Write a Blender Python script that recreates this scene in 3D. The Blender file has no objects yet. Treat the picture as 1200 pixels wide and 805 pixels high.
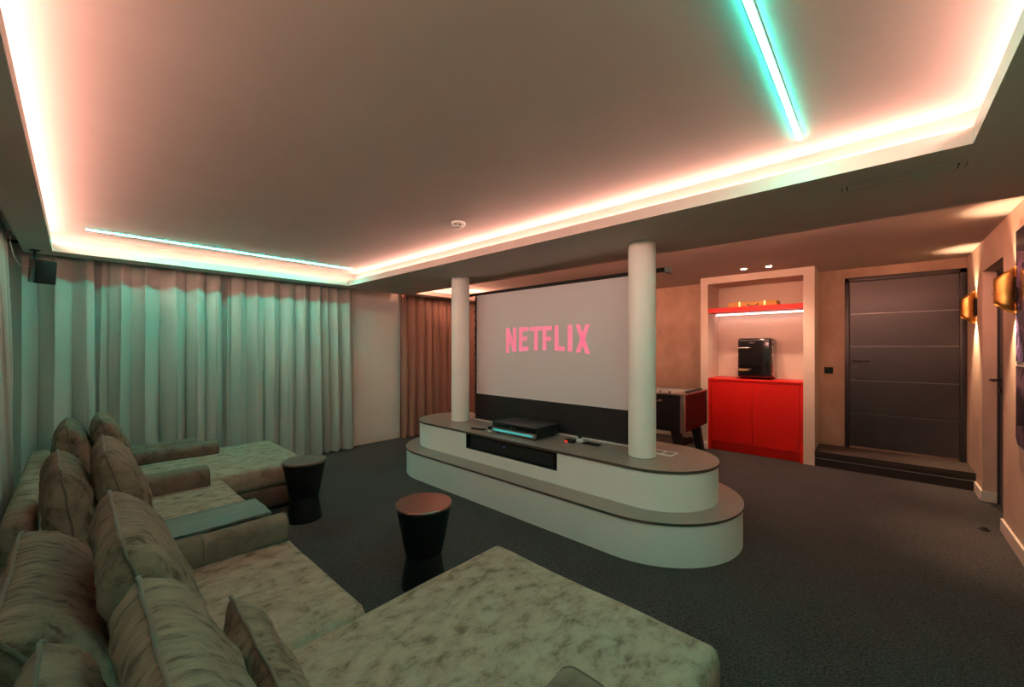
import bpy, bmesh, math, random
from mathutils import Vector, Matrix, noise

S = bpy.context.scene
COL = S.collection
random.seed(7)
PI = math.pi

# ------------------------------------------------------------------ camera, world, exposure
FPX, HORIZON, YAW = 469.0, 408.0, math.atan2(430, 469)
cam = bpy.data.cameras.new('camera')
cam.sensor_width = 36.0
cam.lens = FPX / 1200 * 36
cam.shift_y = (HORIZON - 402.5) / 1200
cam.clip_start = 0.02
co = bpy.data.objects.new('camera', cam)
COL.objects.link(co)
co.location = (0, 0, 1.4)
co.rotation_euler = (PI / 2, 0, YAW - PI / 2)
S.camera = co

W = bpy.data.worlds.new('world'); S.world = W
W.use_nodes = True
W.node_tree.nodes['Background'].inputs[0].default_value = (0.02, 0.02, 0.02, 1)
W.node_tree.nodes['Background'].inputs[1].default_value = 1.0

S.view_settings.view_transform = 'Standard'
S.view_settings.look = 'None'
S.view_settings.gamma = 1
S.view_settings.use_curve_mapping = False
S.view_settings.exposure = 0.0

# light levels and colours
PINK = (1.0, 0.49, 0.39)
PINK_BACK = (1.0, 0.42, 0.28)
TEAL = (0.03, 1.0, 0.74)
COVE, COVE_BACK, STRIP, LAMP = 46.0, 108.0, 118.0, 3.6

# ------------------------------------------------------------------ materials
MATS = {}
def nodes(name):
    m = bpy.data.materials.new(name); m.use_nodes = True
    nt = m.node_tree
    return m, nt, nt.nodes['Principled BSDF']
def mat(name, col, rough=0.5, metal=0.0, spec=0.5, coat=0.0, sheen=0.0, bump=0.0, bscale=80.0, var=0.0, vscale=3.0, col2=None, stretch=None, detail=4.0):
    m, nt, p = nodes(name)
    p.inputs['Base Color'].default_value = (*col, 1)
    p.inputs['Roughness'].default_value = rough
    p.inputs['Metallic'].default_value = metal
    p.inputs['Specular IOR Level'].default_value = spec
    p.inputs['Coat Weight'].default_value = coat
    p.inputs['Coat Roughness'].default_value = 0.08
    if sheen:
        p.inputs['Sheen Weight'].default_value = sheen
        p.inputs['Sheen Roughness'].default_value = 0.4
    tc = None
    def coords():
        nonlocal tc
        if tc is None:
            t = nt.nodes.new('ShaderNodeTexCoord')
            mp = nt.nodes.new('ShaderNodeMapping')
            nt.links.new(t.outputs['Object'], mp.inputs['Vector'])
            if stretch: mp.inputs['Scale'].default_value = stretch
            tc = mp.outputs['Vector']
        return tc
    if var or col2:
        n = nt.nodes.new('ShaderNodeTexNoise')
        n.inputs['Scale'].default_value = vscale
        n.inputs['Detail'].default_value = detail
        n.inputs['Roughness'].default_value = 0.6
        nt.links.new(coords(), n.inputs['Vector'])
        r = nt.nodes.new('ShaderNodeValToRGB')
        c2 = col2 or tuple(c * (1 - var) for c in col)
        r.color_ramp.elements[0].color = (*c2, 1); r.color_ramp.elements[0].position = 0.36
        r.color_ramp.elements[1].color = (*col, 1); r.color_ramp.elements[1].position = 0.64
        nt.links.new(n.outputs['Fac'], r.inputs['Fac'])
        nt.links.new(r.outputs['Color'], p.inputs['Base Color'])
    if bump:
        n2 = nt.nodes.new('ShaderNodeTexNoise')
        n2.inputs['Scale'].default_value = bscale
        n2.inputs['Detail'].default_value = 3
        nt.links.new(coords(), n2.inputs['Vector'])
        b = nt.nodes.new('ShaderNodeBump')
        b.inputs['Strength'].default_value = bump
        b.inputs['Distance'].default_value = 0.01
        nt.links.new(n2.outputs['Fac'], b.inputs['Height'])
        nt.links.new(b.outputs['Normal'], p.inputs['Normal'])
    MATS[name] = m
    return m
def emit(name, col, strength, base=(0.8, 0.8, 0.8)):
    m, nt, p = nodes(name)
    p.inputs['Base Color'].default_value = (*base, 1)
    p.inputs['Emission Color'].default_value = (*col, 1)
    p.inputs['Emission Strength'].default_value = strength
    MATS[name] = m
    return m

mat('ceiling_paint', (0.585, 0.515, 0.475), 0.85, var=0.05, vscale=2.2, bump=0.03, bscale=120)
mat('wall_paint', (0.82, 0.80, 0.76), 0.8, var=0.05, vscale=1.5, bump=0.04, bscale=150)
mat('niche_paint', (0.68, 0.59, 0.50), 0.75, var=0.04, vscale=2)
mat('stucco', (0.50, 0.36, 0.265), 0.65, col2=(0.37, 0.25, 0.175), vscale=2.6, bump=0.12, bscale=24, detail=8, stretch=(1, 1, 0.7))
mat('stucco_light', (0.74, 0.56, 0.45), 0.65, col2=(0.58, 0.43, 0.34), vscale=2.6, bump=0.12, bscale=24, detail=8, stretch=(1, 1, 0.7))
mat('baseboard_paint', (0.80, 0.74, 0.66), 0.5)
mat('platform_paint', (0.86, 0.86, 0.82), 0.6, var=0.04, vscale=2.5, bump=0.02, bscale=60)
mat('laminate', (0.30, 0.265, 0.235), 0.34, var=0.12, vscale=30, stretch=(1, 0.3, 1))
mat('laminate_edge', (0.075, 0.058, 0.047), 0.5)
mat('curtain', (0.47, 0.455, 0.42), 0.9, sheen=0.15, var=0.07, vscale=120, stretch=(1, 1, 0.15), bump=0.08, bscale=500)
mat('black_metal', (0.012, 0.012, 0.013), 0.45)
mat('black_gloss', (0.006, 0.006, 0.007), 0.12, coat=0.6)
mat('black_matte', (0.010, 0.010, 0.011), 0.7, spec=0.3)
mat('stool_body', (0.008, 0.0075, 0.008), 0.55, spec=0.25)
mat('stool_top', (0.21, 0.14, 0.125), 0.30, metal=0.8)
mat('screen_white', (0.66, 0.66, 0.68), 0.85)
mat('screen_black', (0.008, 0.008, 0.009), 0.6)
mat('white_plastic', (0.78, 0.77, 0.74), 0.45)
mat('grey_plastic', (0.28, 0.27, 0.26), 0.5)
mat('chrome', (0.75, 0.74, 0.72), 0.15, metal=1.0)
mat('aluminium', (0.48, 0.46, 0.44), 0.35, metal=1.0)
mat('inlay', (0.20, 0.20, 0.21), 0.35, metal=1.0)
mat('curtain_pink_lit', (0.34, 0.215, 0.165), 0.9, sheen=0.15, var=0.07, vscale=120, stretch=(1, 1, 0.15), bump=0.08, bscale=500)  # neutral cloth; the pink cove light on it is put into its colour
mat('steel_dark', (0.07, 0.07, 0.075), 0.35, metal=0.6)
mat('brass', (0.80, 0.44, 0.12), 0.34, metal=1.0, var=0.25, vscale=22)
mat('red_lacquer', (0.62, 0.008, 0.004), 0.42, spec=0.35)
mat('dark_red', (0.015, 0.0005, 0.0008), 0.45, spec=0.25)
mat('door_grey', (0.029, 0.030, 0.034), 0.34, var=0.06, vscale=4)
mat('door_frame', (0.022, 0.022, 0.025), 0.40)
mat('step_carpet', (0.075, 0.060, 0.052), 0.95, var=0.4, vscale=110, bump=0.5, bscale=300)
mat('step_black', (0.012, 0.011, 0.011), 0.6)
mat('gold_box', (0.72, 0.40, 0.075), 0.45, var=0.25, vscale=9, stretch=(1, 0.3, 3))
mat('gold_trim', (0.85, 0.62, 0.25), 0.3, metal=0.8)
mat('field_green', (0.30, 0.50, 0.28), 0.5)
mat('player_red', (0.35, 0.02, 0.02), 0.4)
mat('cable_white', (0.7, 0.68, 0.64), 0.5)
emit('teal_led', TEAL, STRIP)
emit('pink_led', PINK, COVE)
emit('pink_led_back', PINK_BACK, COVE_BACK)
emit('pink_led_far', PINK, COVE * 0.4)
emit('shelf_led', (1.0, 0.66, 0.58), 1.9 * LAMP)
emit('spot_lens', (1.0, 0.72, 0.48), 14.0 * LAMP)
emit('bulb', (1.0, 0.60, 0.25), 14.0 * LAMP)
emit('projected_pink', (1.0, 0.17, 0.30), 0.62, base=(0.5, 0.22, 0.30))
emit('cyan_led', (0.10, 0.75, 0.70), 0.55, base=(0.02, 0.05, 0.05))
emit('red_led', (1.0, 0.03, 0.02), 1.2, base=(0.3, 0, 0))
emit('violet_led', (0.25, 0.22, 0.9), 0.4, base=(0.02, 0.02, 0.05))

def velvet(name, light, dark, scale, stretch=(1, 1, 1)):
    m, nt, p = nodes(name)
    N = nt.nodes.new; L = nt.links.new
    t = N('ShaderNodeTexCoord'); mp = N('ShaderNodeMapping'); mp.inputs['Scale'].default_value = stretch
    L(t.outputs['Object'], mp.inputs['Vector'])
    n1 = N('ShaderNodeTexNoise'); n1.inputs['Scale'].default_value = scale; n1.inputs['Detail'].default_value = 9
    n1.inputs['Roughness'].default_value = 0.68; n1.inputs['Distortion'].default_value = 0.3
    L(mp.outputs['Vector'], n1.inputs['Vector'])
    r = N('ShaderNodeValToRGB'); e = r.color_ramp.elements
    e[0].position = 0.36; e[0].color = (*dark, 1); e[1].position = 0.60; e[1].color = (*light, 1)
    k = e.new(0.47); k.color = (*[0.35 * a + 0.65 * b for a, b in zip(dark, light)], 1)
    L(n1.outputs['Fac'], r.inputs['Fac']); L(r.outputs['Color'], p.inputs['Base Color'])
    p.inputs['Roughness'].default_value = 0.75
    p.inputs['Specular IOR Level'].default_value = 0.2
    p.inputs['Sheen Weight'].default_value = 0.06
    p.inputs['Sheen Tint'].default_value = (*light, 1)
    p.inputs['Sheen Roughness'].default_value = 0.35
    n2 = N('ShaderNodeTexNoise'); n2.inputs['Scale'].default_value = scale * 2.4; n2.inputs['Detail'].default_value = 5
    n2.inputs['Distortion'].default_value = 0.5
    L(mp.outputs['Vector'], n2.inputs['Vector'])
    b = N('ShaderNodeBump'); b.inputs['Strength'].default_value = 0.22; b.inputs['Distance'].default_value = 0.012
    L(n2.outputs['Fac'], b.inputs['Height']); L(b.outputs['Normal'], p.inputs['Normal'])
    MATS[name] = m
velvet('velvet_seat', (0.375, 0.305, 0.238), (0.16, 0.11, 0.08), 13.0, (0.8, 1.2, 1.0))
velvet('velvet_cushion', (0.25, 0.185, 0.138), (0.078, 0.052, 0.038), 7.0, (1.3, 5.0, 1.7))
velvet('velvet_arm', (0.20, 0.155, 0.12), (0.10, 0.075, 0.058), 8.0)
velvet('velvet_base', (0.16, 0.115, 0.09), (0.09, 0.062, 0.05), 8.0)
mat('piping', (0.125, 0.095, 0.07), 0.8, sheen=0.3)

def carpet():
    m, nt, p = nodes('carpet')
    N = nt.nodes.new; L = nt.links.new
    t = N('ShaderNodeTexCoord')
    a = N('ShaderNodeTexNoise'); a.inputs['Scale'].default_value = 98; a.inputs['Detail'].default_value = 4
    b = N('ShaderNodeTexNoise'); b.inputs['Scale'].default_value = 2.2; b.inputs['Detail'].default_value = 6
    for n in (a, b): L(t.outputs['Object'], n.inputs['Vector'])
    r1 = N('ShaderNodeValToRGB'); e = r1.color_ramp.elements
    e[0].position = .35; e[0].color = (.014, .014, .015, 1); e[1].position = .68; e[1].color = (.088, .086, .085, 1)
    r2 = N('ShaderNodeValToRGB'); e = r2.color_ramp.elements
    e[0].position = .3; e[0].color = (.72, .72, .74, 1); e[1].position = .7; e[1].color = (1, 1, 1, 1)
    L(a.outputs['Fac'], r1.inputs['Fac']); L(b.outputs['Fac'], r2.inputs['Fac'])
    mx = N('ShaderNodeMix'); mx.data_type = 'RGBA'; mx.blend_type = 'MULTIPLY'; mx.inputs[0].default_value = 1
    L(r1.outputs['Color'], mx.inputs[6]); L(r2.outputs['Color'], mx.inputs[7]); L(mx.outputs[2], p.inputs['Base Color'])
    bp = N('ShaderNodeBump'); bp.inputs['Strength'].default_value = 0.8; bp.inputs['Distance'].default_value = 0.008
    L(a.outputs['Fac'], bp.inputs['Height']); L(bp.outputs['Normal'], p.inputs['Normal'])
    p.inputs['Roughness'].default_value = 1; p.inputs['Specular IOR Level'].default_value = 0.1
    p.inputs['Sheen Weight'].default_value = 0.15
    MATS['carpet'] = m
carpet()

def woodgrain():
    m, nt, p = nodes('tray_wood')
    N = nt.nodes.new; L = nt.links.new
    t = N('ShaderNodeTexCoord'); mp = N('ShaderNodeMapping'); mp.inputs['Scale'].default_value = (3.0, 9, 4)
    L(t.outputs['Object'], mp.inputs['Vector'])
    w = N('ShaderNodeTexWave'); w.wave_type = 'RINGS'; w.inputs['Scale'].default_value = 2.6
    w.inputs['Distortion'].default_value = 3.5; w.inputs['Detail'].default_value = 2; w.inputs['Detail Scale'].default_value = 0.8
    L(mp.outputs['Vector'], w.inputs['Vector'])
    r = N('ShaderNodeValToRGB'); e = r.color_ramp.elements
    e[0].position = 0.05; e[0].color = (.05, .06, .055, 1); e[1].position = .40; e[1].color = (.17, .19, .175, 1)
    L(w.outputs['Fac'], r.inputs['Fac']); L(r.outputs['Color'], p.inputs['Base Color'])
    p.inputs['Roughness'].default_value = 0.55
    MATS['tray_wood'] = m
woodgrain()

def poster_mat(name, seed, a, b, c):
    m, nt, p = nodes(name)
    N = nt.nodes.new; L = nt.links.new
    t = N('ShaderNodeTexCoord'); mp = N('ShaderNodeMapping'); mp.inputs['Location'].default_value = (seed, seed, 0)
    L(t.outputs['Object'], mp.inputs['Vector'])
    n = N('ShaderNodeTexNoise'); n.inputs['Scale'].default_value = 3.2; n.inputs['Distortion'].default_value = 1.5
    L(mp.outputs['Vector'], n.inputs['Vector'])
    r = N('ShaderNodeValToRGB'); e = r.color_ramp.elements
    e[0].position = .36; e[0].color = (*a, 1); e[1].position = .62; e[1].color = (*c, 1)
    k = e.new(.5); k.color = (*b, 1)
    L(n.outputs['Fac'], r.inputs['Fac']); L(r.outputs['Color'], p.inputs['Base Color'])
    p.inputs['Roughness'].default_value = 0.08
    MATS[name] = m
poster_mat('poster_upper', 1.3, (.012, .012, .03), (.05, .04, .10), (.26, .18, .42))
poster_mat('poster_lower', 4.1, (.015, .012, .02), (.07, .04, .06), (.22, .13, .22))

# ------------------------------------------------------------------ geometry helpers
def rootloc(p):
    v = Vector((0, 0, 0))
    while p is not None:
        v = v + p.location; p = p.parent
    return v
def put(name, verts, faces, m, parent=None, smooth=False, origin=None):
    """verts in world coordinates; the origin goes to the parent's root or to the mesh's base centre"""
    if parent is not None:
        o0 = rootloc(parent)
    elif origin is not None:
        o0 = Vector(origin)
    else:
        xs = [v[0] for v in verts]; ys = [v[1] for v in verts]; zs = [v[2] for v in verts]
        o0 = Vector(((min(xs) + max(xs)) / 2, (min(ys) + max(ys)) / 2, min(zs)))
    me = bpy.data.meshes.new(name)
    me.from_pydata([tuple(Vector(v) - o0) for v in verts], [], faces)
    me.materials.append(MATS[m])
    if smooth:
        me.polygons.foreach_set('use_smooth', [True] * len(me.polygons))
    o = bpy.data.objects.new(name, me); COL.objects.link(o)
    if parent is not None: o.parent = parent
    else: o.location = o0
    return o
def from_bm(name, bm, m, parent=None, smooth=False, origin=None):
    bm.verts.index_update()
    vs = [v.co.copy() for v in bm.verts]
    fs = [[v.index for v in f.verts] for f in bm.faces]
    bm.free()
    o = put(name, vs, fs, m, parent, smooth, origin)
    if smooth == 'auto':
        o.data.set_sharp_from_angle(angle=math.radians(38))
    return o
def bm_box(bm, lo, hi, bevel=0.0, seg=2):
    b = bmesh.new()
    bmesh.ops.create_cube(b, size=1)
    for v in b.verts:
        v.co = Vector([lo[i] + (v.co[i] + 0.5) * (hi[i] - lo[i]) for i in range(3)])
    if bevel > 0:
        bmesh.ops.bevel(b, geom=list(b.edges), offset=bevel, segments=seg, profile=0.5, affect='EDGES', clamp_overlap=True)
    me = bpy.data.meshes.new('tmp'); b.to_mesh(me); b.free()
    bm.from_mesh(me); bpy.data.meshes.remove(me)
def box(name, lo, hi, m, parent=None, bevel=0.0, seg=2, rot=None, origin=None):
    bm = bmesh.new(); bm_box(bm, lo, hi, bevel, seg)
    if rot:
        c, ang, axis = rot
        bmesh.ops.rotate(bm, cent=Vector(c), matrix=Matrix.Rotation(ang, 3, axis), verts=bm.verts)
    return from_bm(name, bm, m, parent, 'auto' if bevel else False, origin)
def boxes(name, lst, m, parent=None, bevel=0.0, origin=None):
    bm = bmesh.new()
    for lo, hi in lst: bm_box(bm, lo, hi, bevel)
    return from_bm(name, bm, m, parent, 'auto' if bevel else False, origin)
def lathe(name, prof, c, m, parent=None, n=40, axis='Z', origin=None):
    """prof: (radius, height) pairs from bottom to top about c"""
    vs = []; fs = []
    for (r, h) in prof:
        for i in range(n):
            a = 2 * PI * i / n
            p = (r * math.cos(a), r * math.sin(a), h)
            if axis == 'X': p = (p[2], p[0], p[1])
            elif axis == 'Y': p = (p[0], p[2], p[1])
            vs.append((c[0] + p[0], c[1] + p[1], c[2] + p[2]))
    k = len(prof)
    for j in range(k - 1):
        for i in range(n):
            a, b = j * n + i, j * n + (i + 1) % n
            fs.append((a, b, b + n, a + n) if axis != 'Y' else (a, a + n, b + n, b))
    fs.append(tuple(range(n - 1, -1, -1)) if axis != 'Y' else tuple(range(n)))
    fs.append(tuple(range((k - 1) * n, k * n)) if axis != 'Y' else tuple(range(k * n - 1, (k - 1) * n - 1, -1)))
    o = put(name, vs, fs, m, parent, True, origin)
    o.data.set_sharp_from_angle(angle=math.radians(35))
    return o
def tube(name, pts, r, m, parent=None, n=8, closed=False, origin=None):
    pts = [Vector(p) for p in pts]; vs = []; fs = []; k = len(pts)
    up = None
    for i, p in enumerate(pts):
        a = pts[(i - 1) % k] if (closed or i > 0) else pts[i]
        b = pts[(i + 1) % k] if (closed or i < k - 1) else pts[i]
        d = (b - a).normalized()
        if up is None:
            up = d.orthogonal().normalized()
        up = (up - d * up.dot(d)); up = up.normalized() if up.length > 1e-6 else d.orthogonal().normalized()
        s = d.cross(up)
        for j in range(n):
            t = 2 * PI * j / n
            vs.append(p + (up * math.cos(t) + s * math.sin(t)) * r)
    for i in range(k if closed else k - 1):
        for j in range(n):
            a = i * n + j; b = i * n + (j + 1) % n
            c = ((i + 1) % k) * n
            fs.append((a, b, c + (j + 1) % n, c + j))
    if not closed:
        fs.append(tuple(range(n - 1, -1, -1))); fs.append(tuple(range((k - 1) * n, k * n)))
    return put(name, vs, fs, m, parent, True, origin)
def extrude(name, poly, z0, z1, m, parent=None, smooth=False, plane='XY', origin=None):
    """closed outline (counter-clockwise) swept from z0 to z1 along the third axis"""
    n = len(poly)
    f = {'XY': lambda a, b, c: (a, b, c), 'YZ': lambda a, b, c: (c, a, b), 'XZ': lambda a, b, c: (a, c, b)}[plane]
    vs = [f(a, b, z0) for a, b in poly] + [f(a, b, z1) for a, b in poly]
    fs = [(i, (i + 1) % n, n + (i + 1) % n, n + i) for i in range(n)]
    fs += [tuple(range(n - 1, -1, -1)), tuple(range(n, 2 * n))]
    o = put(name, vs, fs, m, parent, bool(smooth), origin)
    if plane == 'XZ':
        o.data.flip_normals()
    if smooth: o.data.set_sharp_from_angle(angle=math.radians(40))
    return o
def thing(name, label, cat, loc, group=None):
    o = bpy.data.objects.new(name, None); COL.objects.link(o)
    o.empty_display_size = 0.1
    o.location = loc; o['label'] = label; o['category'] = cat
    if group: o['group'] = group
    return o
def tag(o, label, cat, group=None):
    o['label'] = label; o['category'] = cat
    if group: o['group'] = group
    return o
def struct(o, label=None, cat=None):
    o['kind'] = 'structure'
    if label: o['label'] = label
    if cat: o['category'] = cat
    return o
def spot(name, loc, target, power, col, angle, parent=None, blend=0.6, size=0.01):
    l = bpy.data.lights.new(name, 'SPOT'); l.energy = power * LAMP; l.color = col; l.spot_size = math.radians(angle)
    l.spot_blend = blend; l.shadow_soft_size = size
    o = bpy.data.objects.new(name, l); COL.objects.link(o)
    d = Vector(target) - Vector(loc)
    o.rotation_euler = d.to_track_quat('-Z', 'Y').to_euler()
    if parent is not None:
        o.parent = parent; o.location = Vector(loc) - rootloc(parent)
    else: o.location = loc
    return o

# ------------------------------------------------------------------ the room
XL, XR, YN, YF = -0.50, 6.47, -0.70, 5.54
ZC, ZS = 2.38, 2.21            # slab ceiling, dropped soffit
struct(box('floor', (XL - .3, YN - .5, -.08), (XR + .2, YF + .2, 0), 'carpet'), 'dark charcoal carpet over the whole floor', 'floor')
struct(box('ceiling', (XL - .3, YN - .5, ZC), (XR + .2, YF + .2, ZC + .1), 'ceiling_paint'), 'painted ceiling above the cove lights', 'ceiling')
struct(box('wall_left', (XL - .2, YN - .2, 0), (XL, YF + .2, ZC), 'wall_paint'), 'painted wall behind the curtain beside the sofa', 'wall')
struct(box('wall_far', (XL, YF, 0), (XR, YF + .2, ZC), 'wall_paint'), 'painted wall behind the long curtains', 'wall')
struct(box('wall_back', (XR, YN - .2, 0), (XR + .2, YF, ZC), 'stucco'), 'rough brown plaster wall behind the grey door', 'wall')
DX0, DX1, DZ = 4.79, 5.62, 2.10
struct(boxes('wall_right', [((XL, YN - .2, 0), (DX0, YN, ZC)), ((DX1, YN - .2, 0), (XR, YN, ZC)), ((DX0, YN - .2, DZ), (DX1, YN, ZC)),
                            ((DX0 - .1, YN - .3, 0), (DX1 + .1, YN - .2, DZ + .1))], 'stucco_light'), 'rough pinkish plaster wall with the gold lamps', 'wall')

# dropped soffit with an open tray, light troughs behind a low lip
TX0, TX1, TY0, TY1 = -0.13, 2.40, -0.275, 5.08
OX0, OX1, OY1 = -0.295, 3.41, 5.31
TR = 0.115                     # trough width
P0, P1, LIP = ZS, ZS + .015, ZS + .068
sof = [((OX0, YN, P0), (TX0, OY1, P1)), ((TX1, YN, P0), (OX1, OY1, P1)),
       ((TX0, YN, P0), (TX1, TY0, P1)), ((TX0, TY1, P0), (TX1, OY1, P1)),
       ((TX0 - .015, TY0 - .015, P1), (TX0, TY1 + .015, LIP)), ((TX1, TY0 - .015, P1), (TX1 + .015, TY1 + .015, LIP)),
       ((TX0, TY0 - .015, P1), (TX1, TY0, LIP)), ((TX0, TY1, P1), (TX1, TY1 + .015, LIP)),
       # closed boxes behind the troughs
       ((OX0, YN, P1), (TX0 - TR, OY1, ZC)), ((TX1 + TR, YN, P1), (OX1 - .13, OY1, ZC)),
       ((TX0 - TR, YN, P1), (TX1 + TR, TY0 - TR, ZC)), ((TX0 - TR, TY1 + TR, P1), (TX1 + TR, OY1, ZC)),
       # small lip on the back edge
       ((OX1 - .012, YN, P1), (OX1, OY1, P1 + .035))]
struct(boxes('trim_1', sof, 'ceiling_paint'), 'dropped ceiling border around the lit tray recess', 'soffit')
BY = 5.09                      # border of the back ceiling along the curtains beyond the platform
struct(boxes('trim_2', [((OX1, BY, P0), (XR, OY1, P1)), ((OX1, BY, P1), (XR, BY + .015, LIP)),
                        ((OX1, BY + TR, P1), (XR, OY1, ZC))], 'ceiling_paint'), 'lower ceiling border above the curtains beyond the platform', 'soffit')

def cove(label, lo, hi, m):
    r = box('cove_light_strip', lo, hi, m)
    return tag(r, label, 'light strip', 'pink cove light strips')
# strips stand upright at the back of the troughs, so that they wash over the lip into the room
cove('pink light strip hidden in the tray edge above the sofa', (TX0 - TR, TY0, 2.295), (TX0 - TR + .006, TY1, 2.370), 'pink_led')
cove('pink light strip hidden in the tray edge above the screen', (TX1 + TR - .006, TY0, 2.278), (TX1 + TR, TY1, 2.312), 'pink_led')
cove('pink light strip hidden in the tray edge behind the viewer', (TX0, TY0 - TR, 2.305), (TX1, TY0 - TR + .006, 2.345), 'pink_led')
cove('pink light strip hidden in the tray edge above the long curtain', (TX0, TY1 + TR - .006, 2.262), (TX1, TY1 + TR, 2.292), 'pink_led_far')
cove('pink light strip behind the ceiling border over the platform', (OX1 - .13, YN + .05, 2.30), (OX1 - .108, BY, 2.335), 'pink_led_back')
cove('pink light strip in the ceiling border above the curtains beyond the platform', (OX1 + .1, BY + TR - .006, 2.262), (XR - .1, BY + TR, 2.292), 'pink_led_back')

def ceiling_strip(y, x0, x1, label):
    t = thing('ceiling_light_strip', label, 'light strip', ((x0 + x1) / 2, y, ZC), 'teal ceiling light strips')
    box('diffuser', (x0, y - .009, ZC - .0075), (x1, y + .009, ZC - .002), 'teal_led', t)
    box('profile', (x0 - .004, y - .012, ZC - .004), (x1 + .004, y + .012, ZC), 'aluminium', t)
ceiling_strip(4.80, 0.06, 2.31, 'glowing teal light strip on the ceiling near the long curtain')
ceiling_strip(0.272, 0.06, 2.285, 'glowing teal light strip on the ceiling at the upper right, nearest the door side')

# baseboards
def baseboard(name, lo, hi, label):
    struct(box(name, lo, hi, 'baseboard_paint', bevel=.004, seg=1), label, 'baseboard')
baseboard('baseboard_far', (XL, YF - .015, 0), (XR - .02, YF, .095), 'white baseboard between the long curtains')
baseboard('baseboard_right', (XL, YN, 0), (DX0 + .0, YN + .016, .10), 'cream baseboard along the right wall under the poster')
baseboard('baseboard_step', (DX1, YN, 0), (5.94, YN + .016, .10), 'short cream baseboard beside the step')
baseboard('baseboard_jamb', (DX1 - .016, YN - .085, 0), (DX1, YN + .016, .10), 'cream baseboard turning into the side door recess')
baseboard('baseboard_back', (XR - .016, 1.86, 0), (XR, YF - .02, .10), 'cream baseboard behind the football table')

# ------------------------------------------------------------------ big grey door on the step
t = struct(thing('door_1', 'wide anthracite grey door with horizontal grooves on the step', 'door', (XR, -.19, .175)))
fx = XR
DY0, DY1, DB, DT = -.692, .313, .175, 2.262
boxes('door_frame', [((fx - .03, DY0, DB), (fx + .0, DY0 + .05, DT)), ((fx - .03, DY1 - .045, DB), (fx, DY1, DT)), ((fx - .03, DY0, DT - .05), (fx, DY1, DT))], 'door_frame', t, bevel=.003)
zs = [.20, .606, 1.008, 1.420, 1.817, 2.212]
for a, b in zip(zs[:-1], zs[1:]):
    box('panel', (fx - .018, DY0 + .052, a + .004), (fx - .001, DY1 - .047, b - .004), 'door_grey', t, bevel=.002, seg=1)
for zz in zs[1:-1]:
    box('inlay_strip', (fx - .014, DY0 + .052, zz - .0035), (fx - .004, DY1 - .047, zz + .0035), 'inlay', t)
hd = box('handle', (fx - .075, .085, 1.238), (fx - .055, .232, 1.258), 'black_metal', t, bevel=.006)
lathe('handle_rose', [(.026, -.034), (.026, -.018)], (fx, .222, 1.248), 'black_metal', hd, n=20, axis='X')
box('handle_neck', (fx - .07, .212, 1.238), (fx - .02, .232, 1.258), 'black_metal', hd, bevel=.004)
lathe('lock_cylinder', [(.027, -.030), (.027, -.018)], (fx, .214, 1.168), 'steel_dark', t, n=20, axis='X')
for zz in (.55, 1.25, 2.02):
    lathe('hinge', [(.008, -.05), (.008, .05)], (fx - .034, DY0 + .047, zz), 'steel_dark', t, n=10)

# carpeted step
t = thing('door_step', 'low dark carpeted step in front of the grey door', 'step', (6.2, -.07, 0))
box('tread', (5.95, YN, .135), (XR, .565, .175), 'step_carpet', t, bevel=.003)
box('riser', (5.955, YN, 0), (XR, .563, .135), 'step_black', t)
box('nosing', (5.940, YN, .166), (5.952, .565, .177), 'black_metal', t)
box('edge_profile', (5.946, YN, .092), (5.957, .565, .100), 'aluminium', t)

# side door in the right wall recess
t = struct(thing('door_2', 'dark narrow side door set back in the right wall', 'door', ((DX0 + DX1) / 2, YN - .1, 0)))
zs = [.005, .42, .84, 1.26, 1.68, 2.06]
boxes('door_frame', [((DX0, YN - .13, 0), (DX0 + .04, YN - .085, DZ)), ((DX1 - .04, YN - .13, 0), (DX1, YN - .085, DZ)), ((DX0, YN - .13, DZ - .04), (DX1, YN - .085, DZ))], 'door_frame', t)
for a, b in zip(zs[:-1], zs[1:]):
    box('panel', (DX0 + .04, YN - .12, a + .003), (DX1 - .04, YN - .095, b - .003), 'door_grey', t, bevel=.002, seg=1)
for zz in zs[1:-1]:
    box('inlay_strip', (DX0 + .04, YN - .12, zz - .002), (DX1 - .04, YN - .099, zz + .002), 'aluminium', t)
hd = box('handle', (5.38, YN - .045, 1.108), (5.53, YN - .025, 1.128), 'black_metal', t, bevel=.006)
box('handle_neck', (5.51, YN - .096, 1.108), (5.53, YN - .03, 1.128), 'black_metal', hd)
lathe('lock_cylinder', [(.026, -.096), (.026, -.085)], (5.52, YN, 1.03), 'black_metal', t, n=20, axis='Y')

t = thing('light_switch', 'square black light switch left of the grey door', 'switch', (XR, .47, 1.118))
box('plate', (XR - .010, .426, 1.078), (XR, .514, 1.160), 'black_matte', t, bevel=.003)
for y0, y1 in ((.432, .468), (.472, .508)):
    box('rocker', (XR - .014, y0, 1.086), (XR - .009, y1, 1.152), 'black_gloss', t, bevel=.002, seg=1)

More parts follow.
